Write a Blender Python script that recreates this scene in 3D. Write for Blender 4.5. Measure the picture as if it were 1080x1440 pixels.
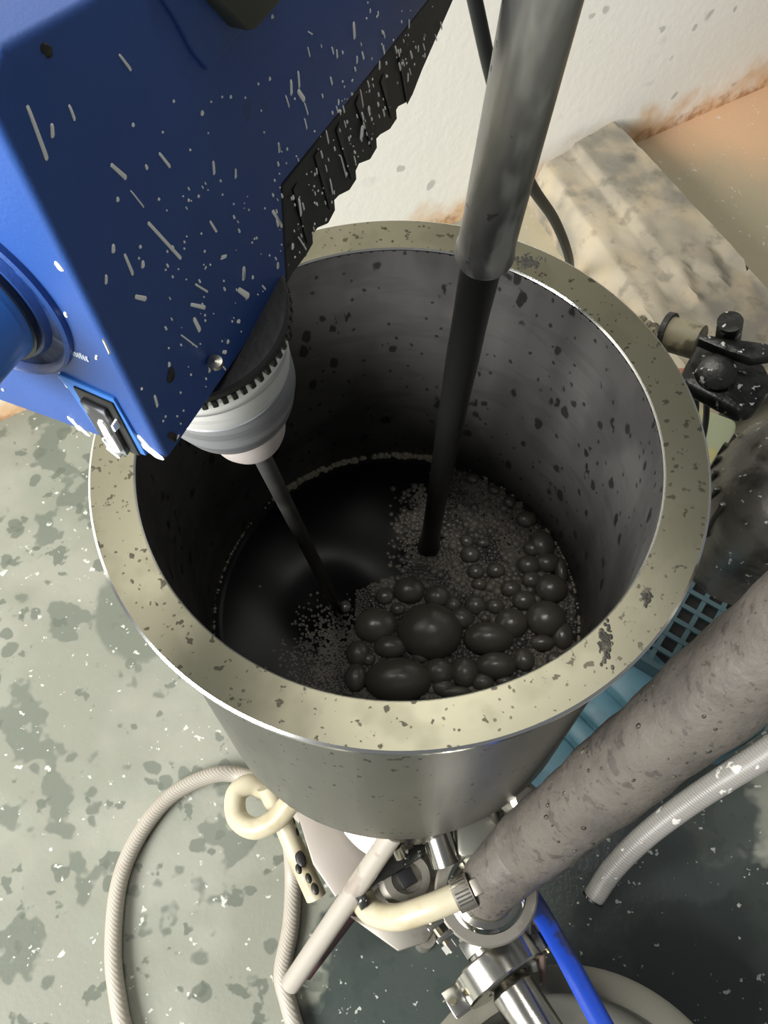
import bpy, bmesh, math, random
from mathutils import Vector, Matrix
random.seed(7)
for _o in list(bpy.data.objects): bpy.data.objects.remove(_o)
SC = bpy.context.scene; COL = SC.collection
# everything is measured in hopper rim radii (u); S metres each, applied at the end
S = 0.17
# ------------------------------------------------------------------ camera
FPX = 1272.9; CAM = Vector((-.0511, -1.5855, 2.4833)); PITCH = 1.0779; ROLL = -.0137
FW = Vector((0, math.cos(PITCH), -math.sin(PITCH))); _R = Vector((1, 0, 0)); _U = _R.cross(FW)
RT = _R*math.cos(ROLL)+_U*math.sin(ROLL); UP = -_R*math.sin(ROLL)+_U*math.cos(ROLL)
cd = bpy.data.cameras.new('camera'); camo = bpy.data.objects.new('camera', cd); COL.objects.link(camo)
cd.sensor_fit = 'VERTICAL'; cd.sensor_height = 36; cd.sensor_width = 27; cd.lens = FPX/1440*36; cd.clip_start = .01
camo.matrix_world = Matrix(((RT.x, UP.x, -FW.x, CAM.x*S), (RT.y, UP.y, -FW.y, CAM.y*S), (RT.z, UP.z, -FW.z, CAM.z*S), (0, 0, 0, 1)))
SC.camera = camo
# ------------------------------------------------------------------ light
w = bpy.data.worlds.new('world'); SC.world = w; w.use_nodes = True
bg = w.node_tree.nodes['Background']; bg.inputs[0].default_value = (.93, .96, 1, 1); bg.inputs[1].default_value = .16
def area(name, loc, target, sx, sy, power, col=(1, 1, 1)):
    l = bpy.data.lights.new(name, 'AREA'); l.shape = 'RECTANGLE'; l.size = sx; l.size_y = sy; l.energy = power; l.color = col
    o = bpy.data.objects.new(name, l); COL.objects.link(o); o.location = loc
    o.rotation_euler = (Vector(target)-Vector(loc)).to_track_quat('-Z', 'Y').to_euler(); o['keep'] = 1
area('window_light', (-1.9, -1.5, 1.15), (0, .15, -.2), 1.5, 1.2, 175, (1, .99, .96))
area('ceiling_light', (-.1, .5, 2.0), (-.1, .45, 0), 1.0, .35, 15, (1, .98, .93))
SC.view_settings.view_transform = 'Standard'; SC.view_settings.look = 'None'
SC.view_settings.exposure = 0.25; SC.view_settings.gamma = 1; SC.view_settings.use_curve_mapping = False

def ray(x, y): return RT*(x-540)-UP*(y-720)+FW*FPX
def P(x, y, z):
    d = ray(x, y); return CAM+d*((z-CAM.z)/d.z)
def D(x, y, dep): return CAM+ray(x, y)*(dep/FPX)
def onplane(x, y, p0, n):
    d = ray(x, y); return CAM+d*((p0-CAM).dot(n)/d.dot(n))
# ------------------------------------------------------------------ materials
def lin(c):
    r = []
    for v in c:
        v /= 255; r.append(v/12.92 if v <= .04045 else ((v+.055)/1.055)**2.4)
    return (*r, 1)
def mat(name, col, rough=.5, metal=0., layers=(), bump=None, spec=.5, aniso=0, trans=0, coat=0, stretch=(1, 1, 1)):
    """layers: (kind, scale, lo, hi, colour, rough, amount, stretch|mask)"""
    m = bpy.data.materials.new(name); m.use_nodes = True; nt = m.node_tree; N = nt.nodes; L = nt.links
    b = N['Principled BSDF']; b.inputs['Base Color'].default_value = lin(col); b.inputs['Roughness'].default_value = rough
    b.inputs['Metallic'].default_value = metal; b.inputs['Specular IOR Level'].default_value = spec
    b.inputs['Coat Weight'].default_value = coat; b.inputs['Transmission Weight'].default_value = trans
    if aniso:
        b.inputs['Anisotropic'].default_value = aniso
        t = N.new('ShaderNodeTangent'); t.direction_type = 'RADIAL'; t.axis = 'Z'; L.new(t.outputs[0], b.inputs['Tangent'])
    tc = N.new('ShaderNodeTexCoord')
    base = N.new('ShaderNodeVectorMath'); base.operation = 'SCALE'; base.inputs['Scale'].default_value = 1/S
    L.new(tc.outputs['Object'], base.inputs[0])
    def vec(st):
        v = N.new('ShaderNodeVectorMath'); v.operation = 'MULTIPLY'; v.inputs[1].default_value = st
        L.new(base.outputs[0], v.inputs[0]); return v.outputs[0]
    def tex(kind, scale, st, off=0):
        v = vec(st)
        if kind == 'voronoi':
            n = N.new('ShaderNodeTexVoronoi'); n.inputs['Scale'].default_value = scale; o = n.outputs['Distance']
            d = N.new('ShaderNodeTexNoise'); d.inputs['Scale'].default_value = scale*1.7; L.new(v, d.inputs[0])
            a = N.new('ShaderNodeVectorMath'); a.operation = 'SCALE'; a.inputs['Scale'].default_value = .45/scale; L.new(d.outputs['Color'], a.inputs[0])
            c2 = N.new('ShaderNodeVectorMath'); L.new(v, c2.inputs[0]); L.new(a.outputs[0], c2.inputs[1]); L.new(c2.outputs[0], n.inputs[0])
        elif kind == 'wave':
            n = N.new('ShaderNodeTexWave'); n.inputs['Scale'].default_value = scale; n.bands_direction = 'DIAGONAL'; L.new(v, n.inputs[0]); o = n.outputs['Fac']
        else:
            n = N.new('ShaderNodeTexNoise'); n.inputs['Scale'].default_value = scale; n.inputs['Detail'].default_value = 3; n.inputs['Roughness'].default_value = .55
            L.new(v, n.inputs[0]); o = n.outputs[0]
        return o
    def mr(o, lo, hi, a=0., bb=1.):
        r = N.new('ShaderNodeMapRange'); r.interpolation_type = 'SMOOTHSTEP'; L.new(o, r.inputs[0])
        r.inputs[1].default_value = lo; r.inputs[2].default_value = hi; r.inputs[3].default_value = a; r.inputs[4].default_value = bb; return r.outputs[0]
    cs = None; rs = None
    for ly in layers:
        kind, scale, lo, hi, c, rg, am = ly[:7]; st = ly[7] if len(ly) > 7 and ly[7] else (1, 1, 1); msk = ly[8] if len(ly) > 8 else None
        if kind == 'blob':       # blob: scale = centre, lo = radius, hi = edge wobble
            v = N.new('ShaderNodeVectorMath'); v.operation = 'DISTANCE'; v.inputs[1].default_value = scale
            sv = vec(st); L.new(sv, v.inputs[0])
            nz = tex('noise', hi[1], (1, 1, 1)); ml = N.new('ShaderNodeMath'); ml.operation = 'MULTIPLY_ADD'; L.new(nz, ml.inputs[0]); ml.inputs[1].default_value = hi[0]
            L.new(v.outputs['Value'], ml.inputs[2]); f = mr(ml.outputs[0], lo+hi[0]*.5-hi[2], lo+hi[0]*.5+hi[2], am, 0)
        elif kind == 'zmask':
            sp = N.new('ShaderNodeSeparateXYZ'); L.new(base.outputs[0], sp.inputs[0])
            nz = tex('noise', scale, (1, 1, 1)); ml = N.new('ShaderNodeMath'); ml.operation = 'MULTIPLY_ADD'; L.new(nz, ml.inputs[0]); ml.inputs[1].default_value = .8; L.new(sp.outputs[2], ml.inputs[2])
            f = mr(ml.outputs[0], lo, hi, am, 0)
        else: f = mr(tex(kind, scale, st), lo, hi, 0, am)
        if msk:
            v = N.new('ShaderNodeVectorMath'); v.operation = 'DISTANCE'; v.inputs[1].default_value = msk[0]; L.new(base.outputs[0], v.inputs[0])
            g = mr(v.outputs['Value'], msk[1], msk[2], 1, 0); q = N.new('ShaderNodeMath'); q.operation = 'MULTIPLY'; L.new(f, q.inputs[0]); L.new(g, q.inputs[1]); f = q.outputs[0]
        mx = N.new('ShaderNodeMix'); mx.data_type = 'RGBA'; L.new(f, mx.inputs[0])
        if cs: L.new(cs, mx.inputs[6])
        else: mx.inputs[6].default_value = lin(col)
        mx.inputs[7].default_value = lin(c); cs = mx.outputs[2]
        if rg is not None:
            mf = N.new('ShaderNodeMix'); L.new(f, mf.inputs[0])
            if rs: L.new(rs, mf.inputs[2])
            else: mf.inputs[2].default_value = rough
            mf.inputs[3].default_value = rg; rs = mf.outputs[0]
    if cs: L.new(cs, b.inputs['Base Color'])
    if rs: L.new(rs, b.inputs['Roughness'])
    if bump:
        o = tex(bump[0], bump[1], bump[3] if len(bump) > 3 else (1, 1, 1)); bn = N.new('ShaderNodeBump'); bn.inputs['Strength'].default_value = bump[2]; bn.inputs['Distance'].default_value = .002
        L.new(o, bn.inputs['Height']); L.new(bn.outputs[0], b.inputs['Normal'])
    return m
# ------------------------------------------------------------------ mesh building
class MB:
    def __init__(s): s.v = []; s.f = []
    def add(s, vs, fs):
        n = len(s.v); s.v += [Vector(q) for q in vs]; s.f += [tuple(i+n for i in f) for f in fs]; return s
    def box(s, c, ax, ay, az):   # centre, half vectors
        c = Vector(c); vs = [c+ax*i+ay*j+az*k for i in (-1, 1) for j in (-1, 1) for k in (-1, 1)]
        return s.add(vs, [(0, 1, 3, 2), (4, 6, 7, 5), (0, 4, 5, 1), (2, 3, 7, 6), (0, 2, 6, 4), (1, 5, 7, 3)])
    def prism(s, pts, d):        # polygon extruded by vector d
        n = len(pts); vs = [Vector(q) for q in pts]+[Vector(q)+d for q in pts]
        return s.add(vs, [tuple(range(n)), tuple(range(2*n-1, n-1, -1))]+[(i, (i+1) % n, n+(i+1) % n, n+i) for i in range(n)])
    def tube(s, pts, rad, n=20, caps=True, flat=None):
        pts = [Vector(q) for q in pts]; m = len(pts); rr = rad if isinstance(rad, (list, tuple)) else [rad]*m
        vs = []; t0 = (pts[1]-pts[0]).normalized(); x = t0.orthogonal().normalized()
        if flat: x = (flat-t0*flat.dot(t0)).normalized()
        for i, q in enumerate(pts):
            t = (pts[min(i+1, m-1)]-pts[max(i-1, 0)]).normalized(); x = (x-t*x.dot(t)).normalized(); y = t.cross(x)
            for k in range(n):
                a = 2*math.pi*k/n; vs.append(q+(x*math.cos(a)+y*math.sin(a)*(.35 if flat else 1))*rr[i])
        fs = [(i*n+k, i*n+(k+1) % n, (i+1)*n+(k+1) % n, (i+1)*n+k) for i in range(m-1) for k in range(n)]
        if caps: fs += [tuple(range(n-1, -1, -1)), tuple((m-1)*n+k for k in range(n))]
        return s.add(vs, fs)
    def lathe(s, prof, o=(0, 0, 0), ax=(0, 0, 1), n=48, closed=False):   # prof: (r, h)
        o = Vector(o); ax = Vector(ax).normalized(); x = ax.orthogonal().normalized(); y = ax.cross(x); vs = []; m = len(prof)
        for r, h in prof:
            for k in range(n):
                a = 2*math.pi*k/n; vs.append(o+ax*h+(x*math.cos(a)+y*math.sin(a))*max(r, 1e-5))
        fs = [(i*n+k, i*n+(k+1) % n, ((i+1) % m)*n+(k+1) % n, ((i+1) % m)*n+k) for i in range(m if closed else m-1) for k in range(n)]
        return s.add(vs, fs)
    def blob(s, c, x, y, z, n=10, m=5):  # half ellipsoid, flat side at c
        vs = [Vector(c)+z]; fs = []
        for i in range(1, m+1):
            e = math.pi/2*i/m
            for k in range(n):
                a = 2*math.pi*k/n; vs.append(Vector(c)+(x*math.cos(a)+y*math.sin(a))*math.sin(e)+z*math.cos(e))
        fs += [(0, 1+k, 1+(k+1) % n) for k in range(n)]
        for i in range(m-1): fs += [(1+i*n+k, 1+(i+1)*n+k, 1+(i+1)*n+(k+1) % n, 1+i*n+(k+1) % n) for k in range(n)]
        fs.append(tuple(1+(m-1)*n+k for k in range(n-1, -1, -1)))
        return s.add(vs, fs)
    def build(s, name, m, parent=None, smooth=True, bevel=0, seg=2, sharp=35):
        me = bpy.data.meshes.new(name); bm = bmesh.new(); vv = [bm.verts.new(q) for q in s.v]
        for f in s.f:
            try: bm.faces.new([vv[i] for i in f])
            except ValueError: pass
        bmesh.ops.recalc_face_normals(bm, faces=bm.faces)
        if bevel:
            es = [e for e in bm.edges if len(e.link_faces) == 2 and e.calc_face_angle(0) > math.radians(30)]
            bmesh.ops.bevel(bm, geom=es, offset=bevel, segments=seg, profile=.5, affect='EDGES', clamp_overlap=True)
        for e in bm.edges:
            if len(e.link_faces) == 2 and e.calc_face_angle(0) > math.radians(sharp): e.smooth = False
        for f in bm.faces: f.smooth = smooth
        bm.to_mesh(me); bm.free(); me.materials.append(m)
        o = bpy.data.objects.new(name, me); COL.objects.link(o)
        if parent: o.parent = parent
        return o
def tag(o, label=None, cat=None, group=None, kind=None):
    if label: o['label'] = label
    if cat: o['category'] = cat
    if group: o['group'] = group
    if kind: o['kind'] = kind
    return o
BASE = {}
def thing(name, base, label, cat, group=None):
    o = bpy.data.objects.new(name, None); COL.objects.link(o); o.location = base; o.empty_display_size = .02
    return tag(o, label, cat, group)
def spline(pts, n=8):
    pts = [Vector(q) for q in pts]; out = []; e = [pts[0]*2-pts[1]]+pts+[pts[-1]*2-pts[-2]]
    for i in range(1, len(e)-2):
        p0, p1, p2, p3 = e[i-1:i+3]
        for k in range(n):
            t = k/n; out.append(.5*((2*p1)+(p2-p0)*t+(2*p0-5*p1+4*p2-p3)*t*t+(3*p1-p0-3*p2+p3)*t**3))
    out.append(pts[-1]); return out
X, Y, Z = Vector((1, 0, 0)), Vector((0, 1, 0)), Vector((0, 0, 1))
ZF = -3.6     # floor
# ------------------------------------------------------------------ material library
def fl(x, y): q = P(x, y, ZF); return (q.x, q.y, q.z)
M = {}
M['floor'] = mat('worn_concrete', (120, 122, 110), .5, 0, [
    ('noise', 1.1, .42, .62, (138, 139, 128), .55, .75), ('noise', 3.2, .5, .64, (122, 127, 114), None, .5),
    ('noise', 2.6, .57, .61, (90, 96, 86), .3, .8), ('voronoi', 4.2, .25, .19, (86, 92, 82), .3, .8),
    ('noise', 5.5, .62, .66, (84, 90, 80), .3, .8),
    ('blob', fl(215, 845), .42, (.35, 2.2, .03), (92, 97, 86), .35, .85),
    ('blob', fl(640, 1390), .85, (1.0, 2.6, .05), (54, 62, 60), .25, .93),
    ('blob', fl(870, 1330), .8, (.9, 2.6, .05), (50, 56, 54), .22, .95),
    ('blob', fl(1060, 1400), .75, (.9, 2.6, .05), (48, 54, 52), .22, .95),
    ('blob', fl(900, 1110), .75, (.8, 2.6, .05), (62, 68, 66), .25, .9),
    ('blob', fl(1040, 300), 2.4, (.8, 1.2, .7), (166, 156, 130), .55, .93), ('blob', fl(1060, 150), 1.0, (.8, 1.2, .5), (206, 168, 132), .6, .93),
    ('noise', 16, .67, .70, (205, 208, 200), .6, .6)],
    bump=('noise', 30, .15))
M['wall'] = mat('white_plaster', (253, 250, 240), .8, 0, [
    ('noise', 2.2, .64, .74, (205, 205, 200), None, .5), ('voronoi', 3.3, .16, .1, (172, 170, 165), None, .6),
    ('zmask', 3.0, -3.2, -2.75, (226, 182, 130), None, .85), ('zmask', 9., -3.3, -3.05, (176, 128, 84), None, .8)], bump=('noise', 12, .2))
M['curb'] = mat('old_cement', (168, 158, 138), .75, 0, [
    ('noise', 1.0, .38, .66, (112, 109, 100), None, .9), ('noise', 3, .42, .7, (176, 160, 132), None, .6), ('noise', 5, .52, .72, (96, 92, 82), None, .6),
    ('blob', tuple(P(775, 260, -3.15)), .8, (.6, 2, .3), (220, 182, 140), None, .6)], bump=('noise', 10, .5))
M['rim'] = mat('spun_steel_rim', (142, 139, 120), .38, 1, [
    ('noise', 4, .5, .62, (126, 123, 105), .42, .5), ('noise', 30, .63, .66, (78, 74, 64), .5, .8), ('voronoi', 26, .15, .11, (70, 66, 56), .5, .6)], aniso=.75, bump=('noise', 90, .012))
M['inwall'] = mat('stained_shaded_inner_steel', (120, 119, 117), .42, .75, [
    ('noise', 2.2, .45, .62, (90, 89, 88), .42, .75, (1, 1, .6)), ('noise', 7, .5, .62, (84, 83, 82), .5, .3, (.4, .4, 1.4)),
    ('voronoi', 9, .22, .15, (50, 49, 50), .35, .8, (1, 1, .6)), ('voronoi', 17, .17, .11, (50, 49, 50), .35, .75, (1, 1, .7)), ('noise', 12, .66, .7, (44, 43, 43), .4, .85, (1, 1, .5)),
    ('zmask', 2.5, -.45, .5, (20, 20, 21), .4, .93)], bump=('noise', 14, .15, (1, 1, .15)))  # zmask: ink film and the hopper's depth shade painted in, darker towards the ink
M['outwall'] = mat('brushed_outer_steel', (138, 139, 134), .38, 1, [
    ('noise', 2, .4, .66, (116, 116, 111), .44, .7, (1, 1, .3)), ('noise', 24, .66, .69, (60, 58, 54), .5, .8, (1, 1, .6))], bump=('noise', 30, .1, (1, 1, .06)))
M['edge'] = mat('polished_edge', (225, 225, 222), .16, 1)
M['steel'] = mat('polished_steel', (190, 188, 180), .2, 1, [('noise', 5, .5, .65, (140, 136, 126), .35, .6)])
M['steel2'] = mat('dull_steel', (165, 160, 150), .42, .85, [('noise', 7, .5, .65, (120, 114, 104), .5, .6)])
M['darksteel'] = mat('greasy_dark_steel', (64, 64, 62), .38, .7, [('noise', 6, .45, .6, (34, 34, 33), .3, .8), ('noise', 26, .62, .65, (205, 205, 200), .6, .85)], bump=('noise', 14, .5))
M['drum'] = mat('ink_coated_drum', (96, 94, 88), .34, .5, [('noise', 4, .45, .6, (56, 55, 51), .25, .8), ('noise', 24, .66, .69, (200, 200, 194), .6, .8, (1, 1, .5))], bump=('noise', 9, .5))
M['ink'] = mat('black_ink', (15, 15, 15), .35, 0, spec=.12)
M['inkfilm'] = mat('ink_bubble_film', (78, 75, 67), .26, 0, [], spec=.5)
M['foam'] = mat('fine_ink_foam', (98, 94, 85), .42, 0, [('noise', 5, .42, .6, (48, 46, 43), .3, .85)], spec=.4)
M['stream'] = mat('falling_ink', (20, 20, 20), .35)
M['blue_d'] = mat('blue_powder_coat', (42, 78, 146), .42, 0, [('noise', 2.5, .45, .65, (38, 71, 134), .46, .6), ('noise', 12, .68, .71, (34, 56, 100), .4, .5)], bump=('noise', 160, .08))
M['blue_k'] = mat('blue_knob_plastic', (52, 112, 190), .3, 0, [('noise', 5, .6, .7, (40, 84, 150), .4, .4)])
M['black'] = mat('black_plastic', (38, 38, 39), .45, 0, [('noise', 30, .7, .73, (190, 190, 186), .6, .6)], bump=('noise', 40, .1))
M['blackp'] = mat('black_switch', (28, 28, 30), .35)
M['alu'] = mat('turned_aluminium', (244, 244, 242), .36, .35, [('noise', 14, .5, .6, (196, 197, 198), .35, .8, (.1, .1, 3))])
M['nose'] = mat('satin_nose', (228, 218, 214), .35, .4)
M['shaft'] = mat('grey_shaft', (150, 150, 148), .4, .8, [('zmask', 5, -1., .3, (40, 40, 40), .4, .9)])
M['paint'] = mat('dried_splash', (250, 250, 244), .6)
M['inkmark'] = mat('dried_ink', (44, 41, 35), .5, 0, [('noise', 22, .5, .65, (84, 80, 68), .5, .8)])
M['pipe'] = mat('coated_grey_pipe', (136, 135, 132), .34, .55, [
    ('noise', 1.6, .42, .60, (76, 76, 76), .38, .9, (1.6, 1.6, .6)), ('noise', 7, .52, .64, (172, 172, 168), .36, .7, (1, 1, .3)), ('noise', 22, .67, .7, (48, 48, 48), .5, .7, (1, 1, .7))], bump=('noise', 9, .4, (1, 1, .5)))
M['bigpipe'] = mat('rough_grey_tube', (90, 85, 79), .55, .15, [
    ('noise', 3, .4, .66, (70, 66, 62), .55, .8), ('noise', 13, .6, .66, (66, 61, 57), .5, .8, (1, .5, 1)), ('noise', 38, .62, .66, (60, 56, 52), .5, .7)], bump=('noise', 16, .7))
M['cable'] = mat('black_cable', (20, 22, 23), .5)
M['hose'] = mat('white_braided_hose', (160, 154, 143), .45, 0, [('wave', 26, .5, .9, (136, 130, 120), None, .35), ('noise', 4, .55, .65, (150, 142, 130), None, .6)], bump=('wave', 26, .15))
M['hosey'] = mat('yellowed_hose', (178, 170, 146), .4, 0, [('noise', 4, .45, .66, (150, 138, 106), None, .7), ('voronoi', 5, .22, .18, (24, 23, 22), .4, .0)])
M['hoseg'] = mat('grey_braided_hose', (146, 143, 138), .4, 0, [('wave', 20, .5, .9, (124, 121, 116), None, .5), ('noise', 12, .64, .67, (222, 220, 214), .6, .8)], bump=('wave', 26, .12))
M['inkblot'] = mat('ink_blot', (28, 27, 25), .4)
M['bucket'] = mat('grey_plastic_bucket', (112, 110, 98), .5, 0, [('noise', 3, .5, .62, (98, 96, 86), None, .6), ('noise', 30, .72, .74, (210, 210, 204), None, .6)])
M['bucketin'] = mat('bucket_inside', (92, 91, 84), .4, 0, [('noise', 2, .45, .6, (78, 78, 73), None, .7)])
M['bluetube'] = mat('blue_plastic_tube', (28, 62, 160), .3, 0, [('noise', 6, .55, .65, (40, 44, 60), .3, .8, (1, 1, .4))])
M['wire'] = mat('brown_wire', (108, 88, 80), .5)
M['wirew'] = mat('white_wire', (214, 210, 200), .5)
M['teal'] = mat('teal_crate_plastic', (72, 98, 106), .5)
M['bluebox'] = mat('pale_blue_plastic', (118, 164, 182), .35, 0, [('noise', 3, .5, .65, (88, 132, 150), None, .7)])
M['green'] = mat('pale_green_plastic', (166, 172, 140), .4, 0, [('noise', 3, .5, .6, (190, 176, 110), None, .7)])
M['rust'] = mat('rusty_strip', (168, 112, 84), .6)
M['tubew'] = mat('scuffed_white_tube', (166, 160, 150), .35, .2, [('noise', 6, .58, .66, (140, 128, 118), .4, .7)])
M['brass'] = mat('clamp_screw', (180, 170, 140), .3, 1)

# ------------------------------------------------------------------ setting
tag(MB().box((0, 1, ZF-.1), X*12, Y*12, Z*.1).build('floor', M['floor'], smooth=False), kind='structure')
wd = Vector((.87, .49, 0)).normalized(); wn = Vector((-wd.y, wd.x, 0)); wb = P(905, 197, ZF)
tag(MB().box(wb+wn*.3+Z*5, wd*12, wn*.3, Z*5.2).build('wall_back', M['wall'], smooth=False), kind='structure')
# rough cement kerb
ct = -3.15
a0, a1, b0, b1 = P(770, 222, ct), P(945, 470, ct), P(865, 170, ct), P(1075, 395, ct)
da, db = (a1-a0), (b1-b0); b0 -= db*.0; a1 += da*.35; b1 += db*.35
mb = MB(); nu, nv = 40, 20; rg = []
for i in range(nu+1):
    t = i/nu; l = a0.lerp(a1, t); r = b0.lerp(b1, t); prof = []
    side = (l-r).normalized()
    jl = .008*math.sin(i*.9)+random.uniform(-.005, .005)
    prof.append(Vector((l.x, l.y, ZF-.02))+side*(.16+jl)); prof.append(Vector((l.x, l.y, ct-.22))+side*(.12+jl)); prof.append(Vector((l.x, l.y, ct-.06))+side*(.03+jl))
    for j in range(nv+1):
        q = l.lerp(r, j/nv); dip = -.10*math.exp(-((j/nv-.33)/.05)**2) if t > .0 else 0
        lev = .05 if j/nv < .36 else 0
        q.z = ct+(-lev)+random.uniform(-.006, .006)+.004*math.sin(i*.5+j*.8)+(-.05 if (t > .62+.06*math.sin(j)) else 0)*(.3+j/nv)
        prof.append(q)
    prof.append(Vector((r.x, r.y, ct-.05))-side*.015); prof.append(Vector((r.x, r.y, ZF-.02))-side*.03)
    rg.append(prof)
m_ = len(rg[0]); mb.add([q for p_ in rg for q in p_], [(i*m_+j, i*m_+j+1, (i+1)*m_+j+1, (i+1)*m_+j) for i in range(nu) for j in range(m_-1)]+[tuple(range(m_)), tuple(nu*m_+k for k in range(m_-1, -1, -1))])
tag(mb.build('cement_kerb', M['curb'], sharp=60), 'rough stained cement kerb running out from the white wall', 'kerb')

# ------------------------------------------------------------------ hopper
hop = thing('mixing_hopper', (0, 0, -1.96), 'round stainless steel hopper with wide flat speckled rim, full of black ink', 'hopper')
RI, RW = .8505, .936
MB().lathe([(RI+.004, 0), (1-.008, 0), (1-.008, -.02), (RI+.004, -.02)], n=180, closed=True).build('rim', M['rim'], hop)
MB().lathe([(1-.008, .0005), (1, -.006), (1, -.024), (.985, -.03), (RW-.01, -.03), (RW-.01, -.018), (1-.008, -.018)], n=180, closed=True).build('rim_edge', M['edge'], hop)
MB().lathe([(RI+.006, .001), (RI, -.005), (RI, -.014), (RI+.006, -.014)], n=180, closed=True).build('inner_lip', M['edge'], hop)
MB().lathe([(RI, -.01), (RI, -1.85), (.3, -1.9), (.3, -1.92), (RI+.02, -1.87), (RI+.02, -.01)], n=128, closed=True).build('inner_wall', M['inwall'], hop)
MB().lathe([(RW, -.028), (RW, -1.945), (RW-.015, -1.96), (.25, -1.96), (.25, -1.94), (RW-.03, -1.93), (RW-.03, -.028)], n=128, closed=True).build('outer_wall', M['outwall'], hop)
def mark(px, py, w_, h_, ang, n=14):
    mb = MB(); c = P(px, py, 0); 
    for k in range(n):
        u_, v_ = random.gauss(0, .45), random.gauss(0, .45)
        x_ = (u_*w_*math.cos(ang)-v_*h_*math.sin(ang)); y_ = (u_*w_*math.sin(ang)+v_*h_*math.cos(ang)); r = random.uniform(.003, .007)
        mb.blob(c+Vector((x_, y_, .0005)), X*r, Y*r*random.uniform(.7, 1.5), Z*.0015, 8, 2)
    mb.build('ink_mark', M['inkmark'], hop)
mark(851, 905, .02, .06, -.1, 120); mark(909, 840, .014, .03, 0, 50); mark(735, 366, .06, .022, 0, 70); mark(745, 372, .05, .02, .3, 50)
mark(912, 550, .008, .008, 0, 4)

# ------------------------------------------------------------------ ink, bubbles, foam
ZL = -1.4516
inkr = thing('ink_pool', (0, 0, ZL), 'black frothy ink filling the bottom of the steel hopper', 'ink')
mb = MB(); nr, na = 60, 160; vs = []
cs_ = P(600, 770, ZL); cv = P(470, 850, ZL)
def surf(x, y):
    d1 = math.hypot(x-cs_.x, y-cs_.y); d2 = math.hypot(x-cv.x, y-cv.y)
    return ZL-.10*math.exp(-(d2/.16)**2)-.05*math.exp(-(d1/.1)**2)+.012*math.sin(14*d1)*math.exp(-d1*3)+.006*math.sin(11*x+5*y)*math.cos(9*y-3*x)
vs.append((0, 0, surf(0, 0)))
for i in range(1, nr+1):
    for k in range(na):
        r = (RI-.004)*i/nr; a = 2*math.pi*k/na; x_, y_ = r*math.cos(a), r*math.sin(a); zz = surf(x_, y_)+(.012*max(0, (i-nr+2))/2)
        vs.append((x_, y_, zz))
fs = [(0, 1+k, 1+(k+1) % na) for k in range(na)]+[(1+i*na+k, 1+(i+1)*na+k, 1+(i+1)*na+(k+1) % na, 1+i*na+(k+1) % na) for i in range(nr-1) for k in range(na)]
mb.add(vs, fs).build('ink_surface', M['ink'], inkr)
bl = [(625,505,88,78),(540,640,90,60),(480,490,58,50),(570,400,42,38),(645,418,35,32),(785,530,68,45),(720,620,38,42),(805,605,55,38),(650,620,42,38),(520,555,45,32),(430,570,32,35),(425,635,30,38),(845,490,45,42),(940,475,55,52),(955,395,45,40),(880,430,33,28),(845,398,28,24),(900,375,27,24),(945,328,35,28),(893,335,32,28),(905,290,27,24),(955,265,35,40),(750,440,30,28),(803,445,26,22),(690,440,22,22),(710,478,35,30),(600,582,25,20),(660,665,30,22),(880,590,30,32),(930,545,35,22),(760,385,22,18),(750,350,25,22),(805,348,27,22),(735,305,28,26),(770,275,20,14),(725,270,20,20),(985,345,18,40),(985,520,30,40),(540,452,20,18),(460,590,18,18),(500,600,15,14),(775,480,15,12),(695,680,45,18),(830,650,25,15),(895,205,28,24),(850,155,18,18),(805,125,18,14),(745,95,20,16),(770,650,30,25),(395,428,16,18),(600,630,26,24),(505,415,26,24),(905,640,25,20),(965,590,25,22)]
bub0 = None; sph = MB(); 
n_, m2 = 28, 14
for i in range(m2+1):
    e = math.pi*i/m2
    for k in range(n_): sph.v.append(Vector((math.sin(e)*math.cos(2*math.pi*k/n_), math.sin(e)*math.sin(2*math.pi*k/n_), math.cos(e))) if 0 < i < m2 else Vector((1e-4*math.cos(2*math.pi*k/n_), 1e-4*math.sin(2*math.pi*k/n_), 1-2*(i > 0))))
sph.f = [(i*n_+k, (i+1)*n_+k, (i+1)*n_+(k+1) % n_, i*n_+(k+1) % n_) for i in range(m2) for k in range(n_)]
def bubble(x_, y_, rx, ry, zs=.62):
    global bub0
    if bub0 is None: o = bub0 = sph.build('bubble', M['inkfilm'], inkr)
    else: o = bub0.copy(); COL.objects.link(o)
    o.location = (x_, y_, surf(x_, y_)+.004); rr = math.hypot(x_, y_)
    o.scale = (rx, ry, (rx+ry)/2*zs); return o
BC = []
for (x_, y_, rx, ry) in bl:
    px, py = 280+x_/1.9286, 620+y_/1.9286+ry/1.9286*.18; q = P(px, py, ZL); k = pr_d = (q-CAM).dot(FW)/FPX/1.9286
    R_ = math.hypot(q.x, q.y); rx, ry = rx*k*1.02, ry*k*1.05
    if R_+min(rx, ry)*.9 > RI-.01: f_ = (RI-.01-min(rx, ry)*.9)/R_; q.x *= f_; q.y *= f_
    bubble(q.x, q.y, rx, ry); BC.append((q.x, q.y, max(rx, ry)))
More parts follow.
